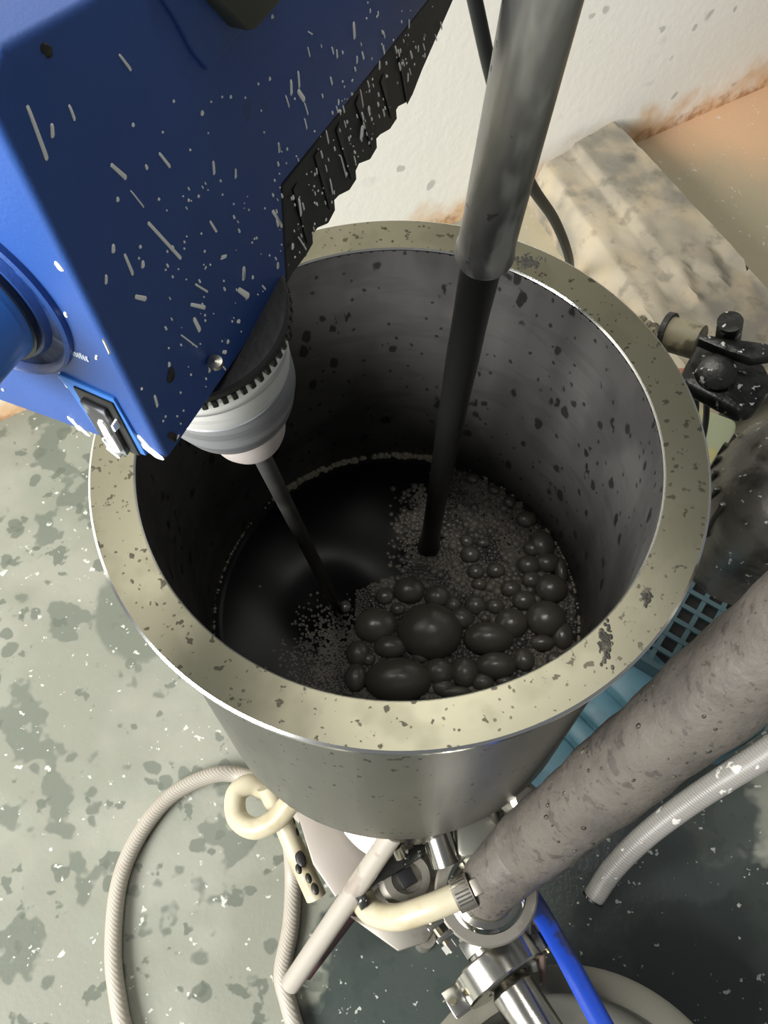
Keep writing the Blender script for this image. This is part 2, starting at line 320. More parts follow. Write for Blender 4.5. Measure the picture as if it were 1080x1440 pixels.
# fine foam: small domes packed over the frothy half
mb = MB(); cnt = 0; tries = 0; small = []
GR = {}
while cnt < 6500 and tries < 90000:
    tries += 1
    a = random.uniform(0, 2*math.pi); r = RI*math.sqrt(random.random())*.985; x_, y_ = r*math.cos(a), r*math.sin(a)
    # in the picture the froth lies right of the stream, with a pale patch at lower left
    q = Vector((x_, y_, ZL))-CAM; w_ = q.dot(FW); px = 540+FPX*q.dot(RT)/w_; py = 720-FPX*q.dot(UP)/w_
    dens = 0
    if px > 600+(max(0, 770-py))*.22+14*math.sin(py*.11)+8*math.sin(py*.31) and py > 640: dens = 1
    if py > 800+.25*abs(px-600) and px > 500: dens = 1
    if px < 540 and py > 820: dens = max(dens, .6*math.exp(-((px-475)/42)**2)*math.exp(-((py-930)/55)**2))
    if px < 600 and 680 < py < 850: dens = max(dens, .9*math.exp(-((600-px)/26)**2)*math.exp(-((py-760)/60)**2))
    if random.random() > dens: continue
    if px < 520: rr_max = .009
    else: rr_max = 1
    if any((x_-b[0])**2+(y_-b[1])**2 < (b[2]*.8)**2 for b in BC): continue
    rr = random.choice((.006, .008, .01, .012, .015, .02, .026 if px > 600 and py > 700 else .01)); rr = min(rr, rr_max)
    gx, gy = int(x_*20+100), int(y_*20+100)
    if any((x_-b[0])**2+(y_-b[1])**2 < ((b[2]+rr)*.42)**2 for i in (-1, 0, 1) for j in (-1, 0, 1) for b in GR.get((gx+i, gy+j), ())): continue
    GR.setdefault((gx, gy), []).append((x_, y_, rr)); cnt += 1
    mb.blob((x_, y_, surf(x_, y_)-.001), X*rr, Y*rr, Z*rr*.55, 10, 4)
tag(mb.build('foam', M['foam'], inkr), kind='stuff')
# pale froth line on the wall
mb = MB()
for k in range(520):
    a = random.uniform(-.9, 3.35); r = random.uniform(.005, .011)*(1.9 if 1.3 < a < 2.3 else .8)
    x_, y_ = (RI-.006)*math.cos(a), (RI-.006)*math.sin(a); mb.blob((x_, y_, ZL+random.uniform(.0, .03 if 1.2 < a < 2.4 else .012)), X*r, Y*r, Z*r*.9, 7, 3)
tag(mb.build('froth_line', mat('dried_froth', (150, 145, 126), .6), inkr), kind='stuff')

# ------------------------------------------------------------------ pouring pipe and stream
pe = Vector((.2527, .3349, .4855)); pt = Vector((.2903, .2235, 1.3365)); pd = (pt-pe).normalized(); pr_ = .0834
dp = thing('pouring_pipe', pe, 'smooth grey metal pipe leaning down into the hopper mouth, pouring ink', 'pipe')
prof = [(pr_*.80, .004), (pr_*.86, -.004), (pr_*.98, 0), (pr_*1.06, .018), (pr_*1.03, .034), (pr_*1.055, .045), (pr_*1.0, .062), (pr_*.99, .12), (pr_*.985, .5), (pr_, 1.0), (pr_, 2.6), (pr_*.8, 2.6)]
MB().lathe(prof, pe, pd, n=64, closed=True).build('pipe_sleeve', M['pipe'], dp)
MB().lathe([(pr_*.82, .10), (pr_*.82, -.02), (pr_*.72, -.02), (pr_*.72, .10)], pe, pd, n=48, closed=True).build('pipe_mouth', M['blackp'], dp)
lp = P(603, 765, ZL); lp.z = surf(lp.x, lp.y)-.02
spts = []; srad = []
for i in range(25):
    t = i/24; q = pe.lerp(lp, t); q.x = pe.x+(lp.x-pe.x)*t**.8; q.y = pe.y+(lp.y-pe.y)*t**.8
    spts.append(q+pd*.03*(1-t)); srad.append(.062*(1-t)**1.0+.040*t+.001*math.sin(t*31)+(.02*max(0, t-.9)/.1))
tag(MB().tube(spts, srad, 24).build('ink_stream', M['stream']), 'dark column of ink falling from the grey pipe to the froth', 'ink stream')

# ------------------------------------------------------------------ overhead stirrer
Aa = Vector((-.077, .06, .995)).normalized(); Bb = Vector((.43, .903, -.021)); Bb = (Bb-Aa*Bb.dot(Aa)).normalized(); Cc = Aa.cross(Bb).normalized()
if Cc.x > 0: Cc = -Cc
V0 = P(235, 650, 1.08); WID = .52
def BD(x, y):
    q = onplane(x, y, V0, Cc)-V0; return q.dot(Bb), q.dot(Aa)
def W(b_, a_, c_=0): return V0+Bb*b_+Aa*a_+Cc*c_
st = thing('overhead_stirrer', V0, 'blue motor head with black ribbed underside driving a shaft into the hopper', 'stirrer')
body = [(0, 0), BD(405, 402), BD(398, 262), BD(502, 131), BD(605, 0), BD(690, -110), (1.75, .17), (1.75, .5), (.9, .66), BD(120, 0), BD(0, 65), (0, .725)]
MB().prism([W(*q) for q in body], Cc*WID).build('housing', M['blue_d'], st, bevel=.012, seg=3)
sc = [(597,100),(583,136),(578,144.5),(563.7,151.8),(560.8,156.6),(561.8,168.6),(551.7,184),(538.4,191.5),(533,197.5),(533.8,209.5),(524,226.4),(508.3,232.4),(504,242),(505,254),(495,269.7),(480.6,277),(474,284),(475,297.4),(465,316.7),(450.5,322.7),(443.3,332.3),(444,344.4),(433.7,362.4),(414.4,387.7)]
cov = [BD(407, 402), BD(400, 263), BD(503, 132), BD(606, 1), BD(691, -109), (1.74, .16), (1.74, .09), BD(641, 0)]+[BD(*q) for q in sc]
MB().prism([W(q[0]+.002, q[1], .006) for q in cov], Cc*(WID-.012)).build('vent_cover', M['black'], st, bevel=.003, seg=1)
for (x0, y0, x1, y1) in [(557,162,540,110),(530,203,505,140),(501,247,478,178),(471,290,448,215),(440,339,418,262),(579,142,566,80)]:
    p0, p1 = BD(x0-2, y0), BD(x1, y1); d_ = Vector((p1[0]-p0[0], p1[1]-p0[1], 0)).normalized(); n2 = (-d_.y, d_.x)
    r_ = .011
    MB().prism([W(p0[0]-n2[0]*r_, p0[1]-n2[1]*r_, .004), W(p0[0]+n2[0]*r_, p0[1]+n2[1]*r_, .004), W(p1[0]+n2[0]*r_, p1[1]+n2[1]*r_, .004), W(p1[0]-n2[0]*r_, p1[1]-n2[1]*r_, .006)], Cc*-.0012).build('rib', M['black'], st)
# black block and step near the top of the side face
blk = [BD(262, -40), BD(283, 0), BD(318, 38), BD(330, 36), BD(362, 0), BD(392, -40)]
MB().prism([W(*q, .01) for q in blk], Cc*-.05).build('clamp_block', mat('olive_black_block', (58, 60, 52), .5), st, bevel=.006)
stp = [BD(200, -40), BD(243, 26), BD(268, 74), BD(288, 98), BD(296, 90), BD(372, 0), BD(405, -40)]
MB().prism([W(*q, .004) for q in stp], Cc*-.012).build('side_plate', M['blue_d'], st, bevel=.005)
# front panel: dial and switch
kc, ka = .256, .352
def WB(c_, a_, out=0): return V0+Cc*c_+Aa*a_-Bb*out
MB().lathe([(.0, 0), (.190, 0), (.189, .010), (.184, .014), (.179, .010), (.172, -.004), (.155, -.006), (.146, .012), (.0, .014)], WB(kc, ka), -Bb, n=72).build('dial_surround', M['blue_d'], st)
kn = MB().lathe([(.0, .008), (.134, .008), (.134, .03), (.130, .036), (.130, .19), (.122, .205), (.108, .212), (.0, .212)], WB(kc, ka), -Bb, n=72).build('dial', M['blue_k'], st)
MB().lathe([(.133, .012), (.140, .012), (.140, .024), (.133, .024)], WB(kc, ka), -Bb, n=72, closed=True).build('dial_gap', M['blackp'], kn)
fr = [(.040, -.0), (.040, .168), (.128, .188), (.150, .180), (.150, -.0)]
sw = MB().prism([WB(c_, a_, -.004) for c_, a_ in [(.040, .004), (.046, .168), (.150, .188), (.160, .178), (.150, .150), (.138, .01)]], -Bb*.010).build('switch', M['blue_k'], st, bevel=.004)
MB().prism([WB(c_, a_, .004) for c_, a_ in [(.052, .004), (.050, .158), (.128, .170), (.128, .006)]], -Bb*.006).build('switch_frame', M['blackp'], sw, bevel=.003)
rk = MB().prism([WB(c_, a_, .008) for c_, a_ in [(.072, .006), (.068, .14), (.118, .148), (.118, .01)]], -Bb*.012).build('rocker', mat('scuffed_rocker', (60, 60, 62), .4, 0, [('noise', 9, .45, .55, (176, 182, 190), .5, .8)]), sw, bevel=.004)
MB().lathe([(.009, 0), (.012, 0), (.012, .002), (.009, .002)], WB(.1, .04, .0205), -Bb, n=24, closed=True).build('off_mark', M['paint'], sw)
mb = MB()
for k in range(8):
    c_ = .1-.0052*k; mb.box(WB(c_, .262-.0007*k, .001), Cc*.0016, Aa*.006, Bb*.001)
    if k % 2: mb.box(WB(c_-.001, .262+.004*(k % 3-1), .001), Cc*.0022, Aa*.001, Bb*.001)
mb.build('printed_word', mat('pale_print', (225, 235, 250), .5), st, smooth=False)
# splashes of dried paint
def splash(mb, x0, y0, x1, y1, w_, plane='D', lift=.0016):
    if plane == 'D': p0, p1 = W(*BD(x0, y0)), W(*BD(x1, y1)); n = -Cc
    else: p0, p1 = onplane(x0, y0, V0, Bb), onplane(x1, y1, V0, Bb); n = -Bb
    dep = (p0-CAM).dot(FW); r = w_*dep/FPX*.74; d_ = p1-p0; L_ = d_.length
    if L_ < 1e-4: d_ = (Aa if plane == 'D' else Cc)*1e-4; L_ = 1e-4
    ex = d_.normalized(); ey = ex.cross(n).normalized(); k = 9; c = (p0+p1)/2+n*.0004
    # tapered capsule
    pts = []
    for i in range(k+1):
        a = math.pi/2+math.pi*i/k; pts.append(c-ex*L_/2+(ex*math.cos(a)+ey*math.sin(a))*r*random.uniform(.75, .95))
    for i in range(k+1):
        a = -math.pi/2+math.pi*i/k; pts.append(c+ex*L_/2+(ex*math.cos(a)+ey*math.sin(a))*r*random.uniform(.9, 1.1))
    cen = c+n*lift; m = len(pts); top = [cen+(q-c)*.75+n*0 for q in pts]
    mb.add(pts+top, [(i, (i+1) % m, m+(i+1) % m, m+i) for i in range(m)]+[tuple(m+i for i in range(m))])
s1 = [(95,370,160,545,13),(178,432,180,468,12),(238,365,256,412,8),(385,570,432,612,12),(450,658,495,715,4),(550,530,585,575,8),(503,572,506,580,9),(405,685,405,690,10),(512,770,622,890,10),(390,850,390,865,13),(430,880,457,945,9),(483,850,483,852,9),(492,905,492,918,12),(478,890,478,892,6),(697,388,697,390,13),(458,430,458,431,10),(735,560,738,598,9),(812,585,812,612,7),(725,765,745,798,7),(940,730,972,780,8),(842,925,840,960,11),(598,348,598,349,8),(795,333,795,334,9),(765,333,765,334,6),(727,350,727,351,6),(845,336,845,337,6),(1003,280,1005,322,10),(1028,248,1032,300,7),(1030,315,1048,342,14),(985,330,997,370,4),(1050,355,1062,395,4),(1050,410,1058,445,4),(960,495,964,522,7),(930,270,930,272,9),(890,288,890,289,7),(650,690,650,691,8),(684,676,684,677,8),(547,686,547,687,8),(412,190,450,240,8),(938,55,938,58,9),(795,122,796,124,10),(900,380,900,382,5),(910,455,910,457,5),(990,512,990,516,6),(940,670,942,676,6),(805,703,805,704,5),(805,745,808,752,6),(823,792,826,800,6),(765,885,780,882,6),(655,516,655,517,6),(717,458,717,459,5),(560,455,560,456,6)]
s2 = [(365,215,365,240,8),(470,288,500,294,13),(675,245,715,270,6),(660,315,705,325,10),(670,365,688,402,12),(840,190,840,225,11),(825,265,855,285,15),(625,420,680,462,4),(820,373,824,373,11),(785,445,786,442,10),(770,478,778,479,10),(583,518,583,524,10),(722,530,722,545,8),(755,512,778,540,4),(658,556,658,557,6),(488,604,488,605,8),(533,630,542,665,8),(622,618,622,619,6),(608,778,616,766,5),(570,700,570,702,6),(355,435,378,482,8),(958,175,958,186,10),(905,250,915,262,5),(871,218,871,222,8),(705,130,705,131,7),(762,157,778,150,5),(706,350,706,352,6),(800,372,800,373,6),(765,440,765,441,5),(622,725,622,726,5),(562,715,562,718,5)]
s3 = [(370,90,373,140,13),(305,190,307,218,6),(382,215,382,238,6),(468,235,468,260,8),(576,280,576,308,6),(403,485,400,518,18),(265,495,275,545,4),(320,590,342,672,4),(280,680,290,735,5),(162,755,170,815,9),(65,800,97,860,8),(160,900,190,948,4),(138,930,138,940,12),(82,1000,82,1010,9),(395,340,406,408,3),(372,575,376,580,7),(265,833,265,834,9),(312,380,312,395,7),(314,420,320,422,9),(85,545,87,575,8),(60,60,62,64,9),(432,36,432,46,6),(462,45,462,58,6),(580,75,580,105,5),(195,180,203,215,4),(400,530,400,534,6),(428,540,428,545,6),(228,640,230,660,5),(556,238,556,239,5),(615,175,615,195,5),(700,85,704,110,6),(640,205,640,215,7),(222,660,222,664,7),(493,285,493,292,5),(197,120,213,130,4)]
mb = MB()
for q in s1: splash(mb, q[0]/2.4545, q[1]/2.4545, q[2]/2.4545, q[3]/2.4545, q[4]/2.4545)
for q in s2: splash(mb, q[0]/2.4545, 300+q[1]/2.4545, q[2]/2.4545, 300+q[3]/2.4545, q[4]/2.4545)
for q in s3: splash(mb, 360+q[0]/2.7, q[1]/2.7, 360+q[2]/2.7, q[3]/2.7, q[4]/2.7)
for k in range(210):
    t = random.random(); x_ = 400+190*t+random.gauss(0, 32); y_ = 330-300*t+random.gauss(0, 50)
    if x_ > 445+.62*(330-y_)-6 or y_ < 2 or y_ > 395: continue
    L_ = random.choice((0, 0, 0, 2, 4, 9)); splash(mb, x_, y_, x_+L_*.25, y_+L_, random.choice((1.2, 1.6, 2, 2.6)))
for k in range(90):
    x_ = random.uniform(230, 400); y_ = random.uniform(250, 600)
    if y_ > 640-(x_-235)*1.45: continue
    L_ = random.choice((0, 0, 1, 3)); splash(mb, x_, y_, x_+L_*.5, y_+L_, random.choice((1, 1.3, 1.8, 2.4)))
tag(mb.build('paint_splashes', M['paint'], st), 'pale dried splashes on the blue and black side', kind='stuff')
mb = MB()
for q in [(80,370,86,378,6),(92,440,94,444,4),(136,500,136,504,3),(97,587,106,596,4),(102,590,112,604,4),(112,600,124,611,5),(190,622,196,628,9),(200,625,222,642,8),(196,614,214,634,6),(184,606,190,616,6),(160,616,178,630,6), (152, 580, 163, 602, 13), (162, 598, 174, 620, 14), (168, 584, 172, 592, 4), (204, 626, 224, 642, 10),(84,523,90,530,3),(86,530,96,545,2),(4,547,5,548,3)]: splash(mb, *q, plane='B', lift=.024 if 150 < q[0] < 179 else .002)
tag(mb.build('panel_smears', M['paint'], st), kind='stuff')
for q in [(240, 524, 240, 530, 13), (238, 612, 246, 616, 8), (62, 68, 68, 72, 12)]:
    mb = MB(); splash(mb, *q); mb.build('dark_spot', M['inkblot'], st)
# chuck and shaft, along the measured axis
A0 = P(375, 655, .25); A1 = P(470, 845, ZL); ua = (A0-A1).normalized()
def AX(z): return A0+ua*((z-A0.z)/ua.z)
zc = 1.10; oc = AX(zc)
MB().lathe([(.0, -.01), (.196, -.01), (.201, -.016), (.201, -.034), (.150, -.04), (.15, -.02), (.0, -.02)], oc, ua, n=96).build('gear_cover', M['black'], st)
ex = ua.orthogonal().normalized(); ey = ua.cross(ex)
tooth = None
for k in range(60):
    a = 2*math.pi*k/60; rd = ex*math.cos(a)+ey*math.sin(a); tg = -ex*math.sin(a)+ey*math.cos(a)
    c = oc-ua*.046+rd*.186
    if tooth is None:
        tooth = MB().box((0, 0, 0), X*.018, Y*.006, Z*.013).build('gear_tooth', M['blackp'], st, smooth=False, bevel=.002, seg=1)
        o = tooth
    else: o = tooth.copy(); COL.objects.link(o)
    mt = Matrix((rd, tg, ua)).transposed().to_4x4(); mt.translation = c; o.matrix_local = mt
h = lambda z: (z-zc)/ua.z
MB().lathe([(.0, -.03), (.150, -.03), (.188, -.05), (.192, -.07), (.184, -.078), (.184, -.098), (.186, -.104), (.182, -.13), (.174, -.14), (.171, -.142), (.169, -.225), (.164, -.235), (.153, -.237)], oc, ua, n=96).build('chuck_collar', M['alu'], st)
MB().lathe([(.160, -.23), (.168, -.237), (.165, -.34), (.150, -.41), (.138, -.425), (.09, -.43), (.0, -.43)], oc, ua, n=96).build('chuck_skirt', mat('grey_turned_metal', (176, 178, 182), .3, .5, [('noise', 14, .45, .6, (140, 142, 146), .3, .7, (.1, .1, 3))]), st)
MB().lathe([(.108, -.41), (.108, -.45), (.104, -.54), (.098, -.60), (.088, -.63), (.06, -.64), (.0, -.64)], oc, ua, n=72).build('chuck_nose', M['nose'], st)
MB().tube([AX(.5), AX(-.4), AX(ZL-.25)], .026, 24).build('shaft', M['shaft'], st)
MB().lathe([(.0, .0), (.014, .0), (.014, .01), (.0, .012)], onplane(317, 538, oc-ua*.0, ua)+ua*.075-Cc*0, ua, n=20).build('screw', M['steel'], st)

# ------------------------------------------------------------------ black cable behind the pipe
cp = [D(655, -60, 3.0), D(672, 20, 3.2), D(691, 105, 3.5), D(715, 190, 3.9), D(748, 262, 4.6), D(780, 310, 5.5), D(799, 358, 6.4), P(806, 400, ZF+.04), P(830, 470, ZF+.04), P(850, 560, ZF+.04)]
tag(MB().tube(spline(cp), [.028+.006*i/72 for i in range(73)], 14).build('black_cable', M['cable']), 'thin black cable hanging behind the grey pouring pipe', 'cable')

# ------------------------------------------------------------------ right side: thick tube into the fitting
q0, q1 = D(738, 1195, 4.33), D(1120, 880, 2.72); ddd = (q1-q0).normalized()
bt = thing('thick_grey_tube', q0, 'thick rough grey tube rising from the steel fitting to the right edge', 'tube')
n_pts = 30; pts = [D(682, 1262, 4.50), D(690, 1242, 4.45)]+[q0.lerp(q1, i/n_pts)+Z*.03*math.sin(math.pi*i/n_pts) for i in range(n_pts+1)]+[q1+ddd*1.6]
rad = [.13, .15]+[.172+.003*math.sin(i*1.7)+.004*math.sin(i*.6) for i in range(n_pts+1)]+[.172]
MB().tube(pts, rad, 40).build('tube_wall', M['bigpipe'], bt)
mb = MB()
for k in range(24):
    t = random.uniform(.08, .85); c = q0.lerp(q1, t)+Z*.03*math.sin(math.pi*t); s1_ = ddd.cross(Z).normalized(); up = s1_.cross(ddd); a = random.uniform(.2, 2.6)
    n = s1_*math.cos(a)+up*math.sin(a); r = random.uniform(.004, .011); mb.blob(c+n*.173, ddd*r*1.6, ddd.cross(n)*r, n*r*.6, 8, 3)
tag(mb.build('droplets', M['inkmark'], bt), kind='stuff')
fc = D(684, 1252, 4.52)
fit = thing('tube_elbow', fc-Z*.1, 'short polished steel ferrule under the thick grey tube end', 'fitting')
MB().lathe([(.0, .10), (.13, .10), (.15, .02), (.178, .0), (.178, -.03), (.12, -.05), (.12, -.3), (.0, -.3)], fc, Z, n=48).build('ferrule', M['steel'], fit)
def ring_clamp(name, c, axis, rin, rout, hh, hinge, label, group=None):
    t = thing(name, c, label, 'clamp', group); axis = axis.normalized(); hd = (hinge-axis*hinge.dot(axis)).normalized(); tg = axis.cross(hd)
    MB().lathe([(rin, -hh), (rout-.01, -hh), (rout, -hh+.01), (rout, hh-.01), (rout-.01, hh), (rin, hh), (rin+.02, 0)], c, axis, n=64, closed=True).build('clamp_ring', M['steel2' if hh < .05 else 'steel'], t)
    for s_ in (-1, 1):
        MB().box(c+hd*(rout+.035)+tg*.035*s_, hd*.05, tg*.014, axis*hh*.9).build('clamp_lug', M['steel'], t, bevel=.006)
    MB().tube([c+hd*(rout+.05)-tg*.09, c+hd*(rout+.05)+tg*.11], .018, 14).build('clamp_bolt', M['brass'], t)
    MB().lathe([(0, -.02), (.036, -.02), (.036, .02), (0, .02)], c+hd*(rout+.05)+tg*.085, tg, n=6).build('wing_nut', M['steel'], t)
    MB().box(c-hd*(rout+.02), hd*.03, tg*.04, axis*hh*.85).build('hinge', M['steel'], t, bevel=.006)
    MB().tube([c-hd*(rout+.03)-axis*hh*1.1, c-hd*(rout+.03)+axis*hh*1.1], .016, 14).build('hinge_pin', M['brass'], t)
    return t
hdir = D(612, 1312, 4.5)-fc
ring_clamp('ring_clamp', fc-Z*.02, Z+Vector((.0, -.12, 0)), .2, .258, .028, hdir, 'flat steel ring clamp around the end of the thick grey tube')
# lower pipe with its clamp, running out over the bucket
l0, l1 = D(664, 1303, 4.87), D(750, 1437, 4.58); ld = (l1-l0).normalized()
lp_ = thing('drain_pipe', l0, 'polished steel pipe running down from the fittings over the grey bucket', 'pipe')
MB().lathe([(.0, -.12), (.085, -.12), (.085, .02), (.105, .02), (.105, .16), (.075, .17), (.075, .30), (.12, .36), (.12, 1.4), (.0, 1.4)], l0, ld, n=40).build('pipe_run', M['steel'], lp_)
MB().lathe([(0, .04), (.128, .04), (.128, .13), (0, .13)], l0, ld, n=6).build('hex_nut', M['steel'], lp_, bevel=.005)
cc_ = l0+ld*(D(702, 1362, 4.73)-l0).dot(ld)
ring_clamp('band_clamp', cc_, ld, .12, .235, .075, D(628, 1406, 4.70)-cc_, 'shiny wide steel band clamp on the drain pipe above the bucket')
# pump body below the hopper
pb = thing('pump_body', (.1, -.55, ZF), 'steel pump housing on legs under the hopper, with a square socket', 'pump')
pc = P(590, 1200, -2.3)
MB().lathe([(0, .36), (.34, .36), (.36, .3), (.36, .0), (.30, -.04), (.30, -.25), (.42, -.3), (.42, -.36), (0, -.36)], (.05, -.55, -2.32), Z, n=56).build('pump_casing', M['steel'], pb)
MB().box((.02, -.5, -3.15), X*.26, Y*.26, Z*.5).build('pump_motor', M['steel2'], pb, bevel=.05)
pl = MB().prism([P(413, 1128, -2.75), P(440, 1215, -2.75), P(472, 1262, -2.75), P(500, 1240, -2.75), P(530, 1190, -2.75), P(520, 1140, -2.75), P(470, 1110, -2.75)], Z*-.04).build('support_plate', mat('grey_plate', (170, 162, 154), .4, .5), pb, bevel=.008)
MB().prism([P(493, 1290, -3.0), P(560, 1338, -3.0), P(600, 1325, -3.0), P(622, 1290, -3.0), P(620, 1230, -3.0), P(560, 1190, -3.0), P(500, 1220, -3.0)], Z*-.04).build('base_plate', M['steel2'], pb, bevel=.008)
for q in [(500, 1160), (600, 1320), (640, 1180)]:
    b_ = P(*q, -3.02); MB().tube([b_, Vector((b_.x, b_.y, ZF))], .05, 16).build('leg', M['steel2'], pb)
# lever plate with square socket
lc = P(572, 1235, -2.55); e1 = (P(598, 1215, -2.55)-P(545, 1245, -2.55)).normalized(); e2 = Z.cross(e1)
lv = thing('square_socket_valve', lc, 'steel valve head with a dark square socket left of the ring clamp', 'valve')
MB().lathe([(0, -.08), (.135, -.08), (.15, -.06), (.15, .0), (.12, .03), (.08, .03), (.075, .0), (0, .0)], lc, Z, n=40).build('valve_head', M['steel2'], lv)
MB().box(lc+Z*.012, e1*.042, e2*.042, Z*.02).build('square_socket', M['blackp'], lv, bevel=.004)
MB().prism([lc+e1*.16+e2*.1+Z*.06, lc-e1*.2+e2*.16+Z*.06, lc-e1*.28+e2*.06+Z*.06, lc-e1*.28-e2*.03+Z*.06, lc-e1*.24-e2*.03+Z*.06, lc-e1*.22+e2*.04+Z*.06, lc+e1*.14+e2*.05+Z*.06], Z*-.1).build('lever', M['darksteel'], lv, bevel=.006)
for (x0, y0, x1, y1, r, z0) in [(612, 1165, 628, 1215, .075, -2.35), (556, 1190, 562, 1204, .03, -2.3)]:
    MB().tube([P(x0, y0, z0), P(x1, y1, z0-.05)], r, 24).build('spigot', M['steel'], lv)
MB().box(P(672, 1180, -2.45), X*.12, Y*.10, Z*.12).build('side_block', mat('grey_casting', (120, 120, 112), .35, .6), pb, bevel=.03)
MB().tube([P(698, 1130, -2.2), P(712, 1195, -2.7)], .045, 16).build('steel_stub', M['steel'], pb)
# bolt head in front of the blue box
kb = P(733, 1122, -2.0)
bo = thing('steel_bolt', kb, 'round greasy bolt head between the hopper and the thick tube', 'bolt')
MB().lathe([(0, .07), (.05, .07), (.075, .05), (.08, -.0), (.08, -.12), (0, -.12)], kb, Vector((.2, -.2, 1)), n=32).build('bolt_head', M['steel2'], bo)
MB().tube([kb-Z*.1, kb-Z*.5+X*.05], .05, 16).build('bolt_shank', M['steel2'], bo)

# ------------------------------------------------------------------ hoses
def hose(name, pts, r, m, label, n=18, cat='hose'):
    pp = spline(pts, 8); return tag(MB().tube(pp, r, n).build(name, m), label, cat)
zf = ZF+.05
hose('braided_hose', [P(*q, z_) for q, z_ in [((430, 1150), -3.2), ((385, 1108), -3.3), ((345, 1092), zf), ((300, 1090), zf), ((242, 1118), zf), ((197, 1172), zf), ((168, 1240), zf), ((159, 1330), zf), ((165, 1400), zf), ((182, 1470), zf), ((240, 1600), zf), ((340, 1700), zf)]], .052, M['hose'], 'long off-white braided hose looping across the concrete floor at lower left')
hose('braided_hose', [P(*q, z_) for q, z_ in [((407, 1165), -3.3), ((412, 1230), zf), ((409, 1300), zf), ((397, 1365), zf), ((404, 1405), zf), ((425, 1470), zf), ((470, 1560), zf), ((470, 1700), zf)]], .052, M['hose'], 'short off-white braided hose running straight down beside the cut steel tube')
yh = thing('yellowed_hose', P(340, 1150, -3.3), 'yellowed thick hose hooked in a curl left under the hopper, blotched with ink', 'hose')
pts = spline([P(*q, z_) for q, z_ in [((376, 1112), -2.95), ((352, 1103), -2.9), ((332, 1118), -2.9), ((334, 1150), -2.9), ((358, 1165), -2.85), ((388, 1152), -2.8), ((408, 1128), -2.75)]], 8)
MB().tube(pts, .062, 20).build('hose_curl', M['hosey'], yh)
pts = spline([P(*q, z_) for q, z_ in [((375, 1105), -2.85), ((396, 1150), -2.95), ((415, 1195), -3.0), ((445, 1262), -3.1)]], 8)
MB().tube(pts, .06, 20).build('hose_tail', M['hosey'], yh)
mb = MB()
for (x_, y_, r) in [(423, 1208, .05), (420, 1222, .03), (434, 1235, .03), (443, 1250, .035), (410, 1155, .035), (416, 1170, .03), (332, 1135, .022)]:
    c = P(x_, y_, -2.95); n = (CAM-c).normalized(); q = P(x_+8, y_+22, -2.95)-P(x_, y_, -2.95); q.normalize(); mb = MB(); mb.blob(c, q*r, n.cross(q)*r*.6, n*.012, 12, 3); mb.build('ink_blot', M['inkblot'], yh)
ph = thing('clamped_hose', P(520, 1290, -2.6), 'cream hose bent from the valve to a jubilee clip on the thick tube', 'hose')
pts = spline([P(*q, z_) for q, z_ in [((520, 1225), -2.85), ((507, 1250), -2.75), ((520, 1280), -2.6), ((556, 1290), -2.45), ((600, 1278), -2.35), ((645, 1260), -2.3)]], 8)
MB().tube(pts, .066, 22).build('hose_body', M['hosey'], ph)
hc = D(652, 1256, 4.38); hx = (D(690, 1238, 4.38)-D(640, 1262, 4.38)).normalized()
MB().lathe([(.07, -.045), (.082, -.045), (.082, .045), (.07, .045)], hc, hx, n=40, closed=True).build('clip_band', M['steel2'], ph)
for k in range(9):
    a = -1.2+k*.22; n = (CAM-hc).normalized(); n = (n-hx*n.dot(hx)).normalized(); t_ = hx.cross(n); d_ = n*math.cos(a)+t_*math.sin(a); MB().box(hc+d_*.083, hx*.034, d_.cross(hx)*.004, d_*.003).build('clip_notch', M['steel'], ph, smooth=False)
MB().box(hc+hx*.07+(CAM-hc).normalized()*.05, hx*.03, hx.cross(Z).normalized()*.04, Z*.03).build('clip_screw', M['steel2'], ph, bevel=.01)
MB().tube([hc+hx*.03, hc+hx*.28], .05, 18).build('hose_tail_fitting', M['darksteel'], ph)
ct_ = thing('cut_steel_tube', P(412, 1382, -3.2), 'straight scuffed white tube slanting down left with a dirty open end', 'tube')
c0, c1 = P(553, 1172, -2.2), P(409, 1384, -3.15); cdv = (c1-c0).normalized(); L_ = (c1-c0).length
MB().lathe([(.0, 0), (.054, 0), (.056, L_), (.045, L_), (.045, L_-.1), (0, L_-.1)], c0, cdv, n=32).build('tube_body', M['tubew'], ct_)
c0, c1 = P(520, 1255, -2.9), P(432, 1372, -3.4)
tag(MB().tube([c0, c1], .028, 14).build('maroon_rod', mat('maroon_rubber', (58, 34, 38), .4)), 'thin dark maroon rod lying under the scuffed white tube', 'rod')
# grey braided hose at right
gh = thing('open_ended_hose', P(833, 1262, -2.9), 'grey braided hose with an open end, below the thick tube at right', 'hose')
pts = spline([P(*q, z_) for q, z_ in [((835, 1262), -3.2), ((862, 1222), -3.1), ((905, 1178), -3.0), ((960, 1135), -2.85), ((1020, 1095), -2.7), ((1080, 1058), -2.5), ((1150, 1010), -2.3)]], 8)
MB().tube(pts, [.062+.02*i/(len(pts)-1) for i in range(len(pts))], 24).build('hose_wall', M['hoseg'], gh)
d0 = (pts[0]-pts[1]).normalized(); MB().lathe([(.05, .0), (.066, .0), (.066, .012), (.05, .012)], pts[0], d0, n=24, closed=True).build('hose_lip', M['darksteel'], gh)
MB().lathe([(0, .0), (.05, .0), (.05, .006), (0, .006)], pts[0], d0, n=24, closed=True).build('hose_bore', M['blackp'], gh)
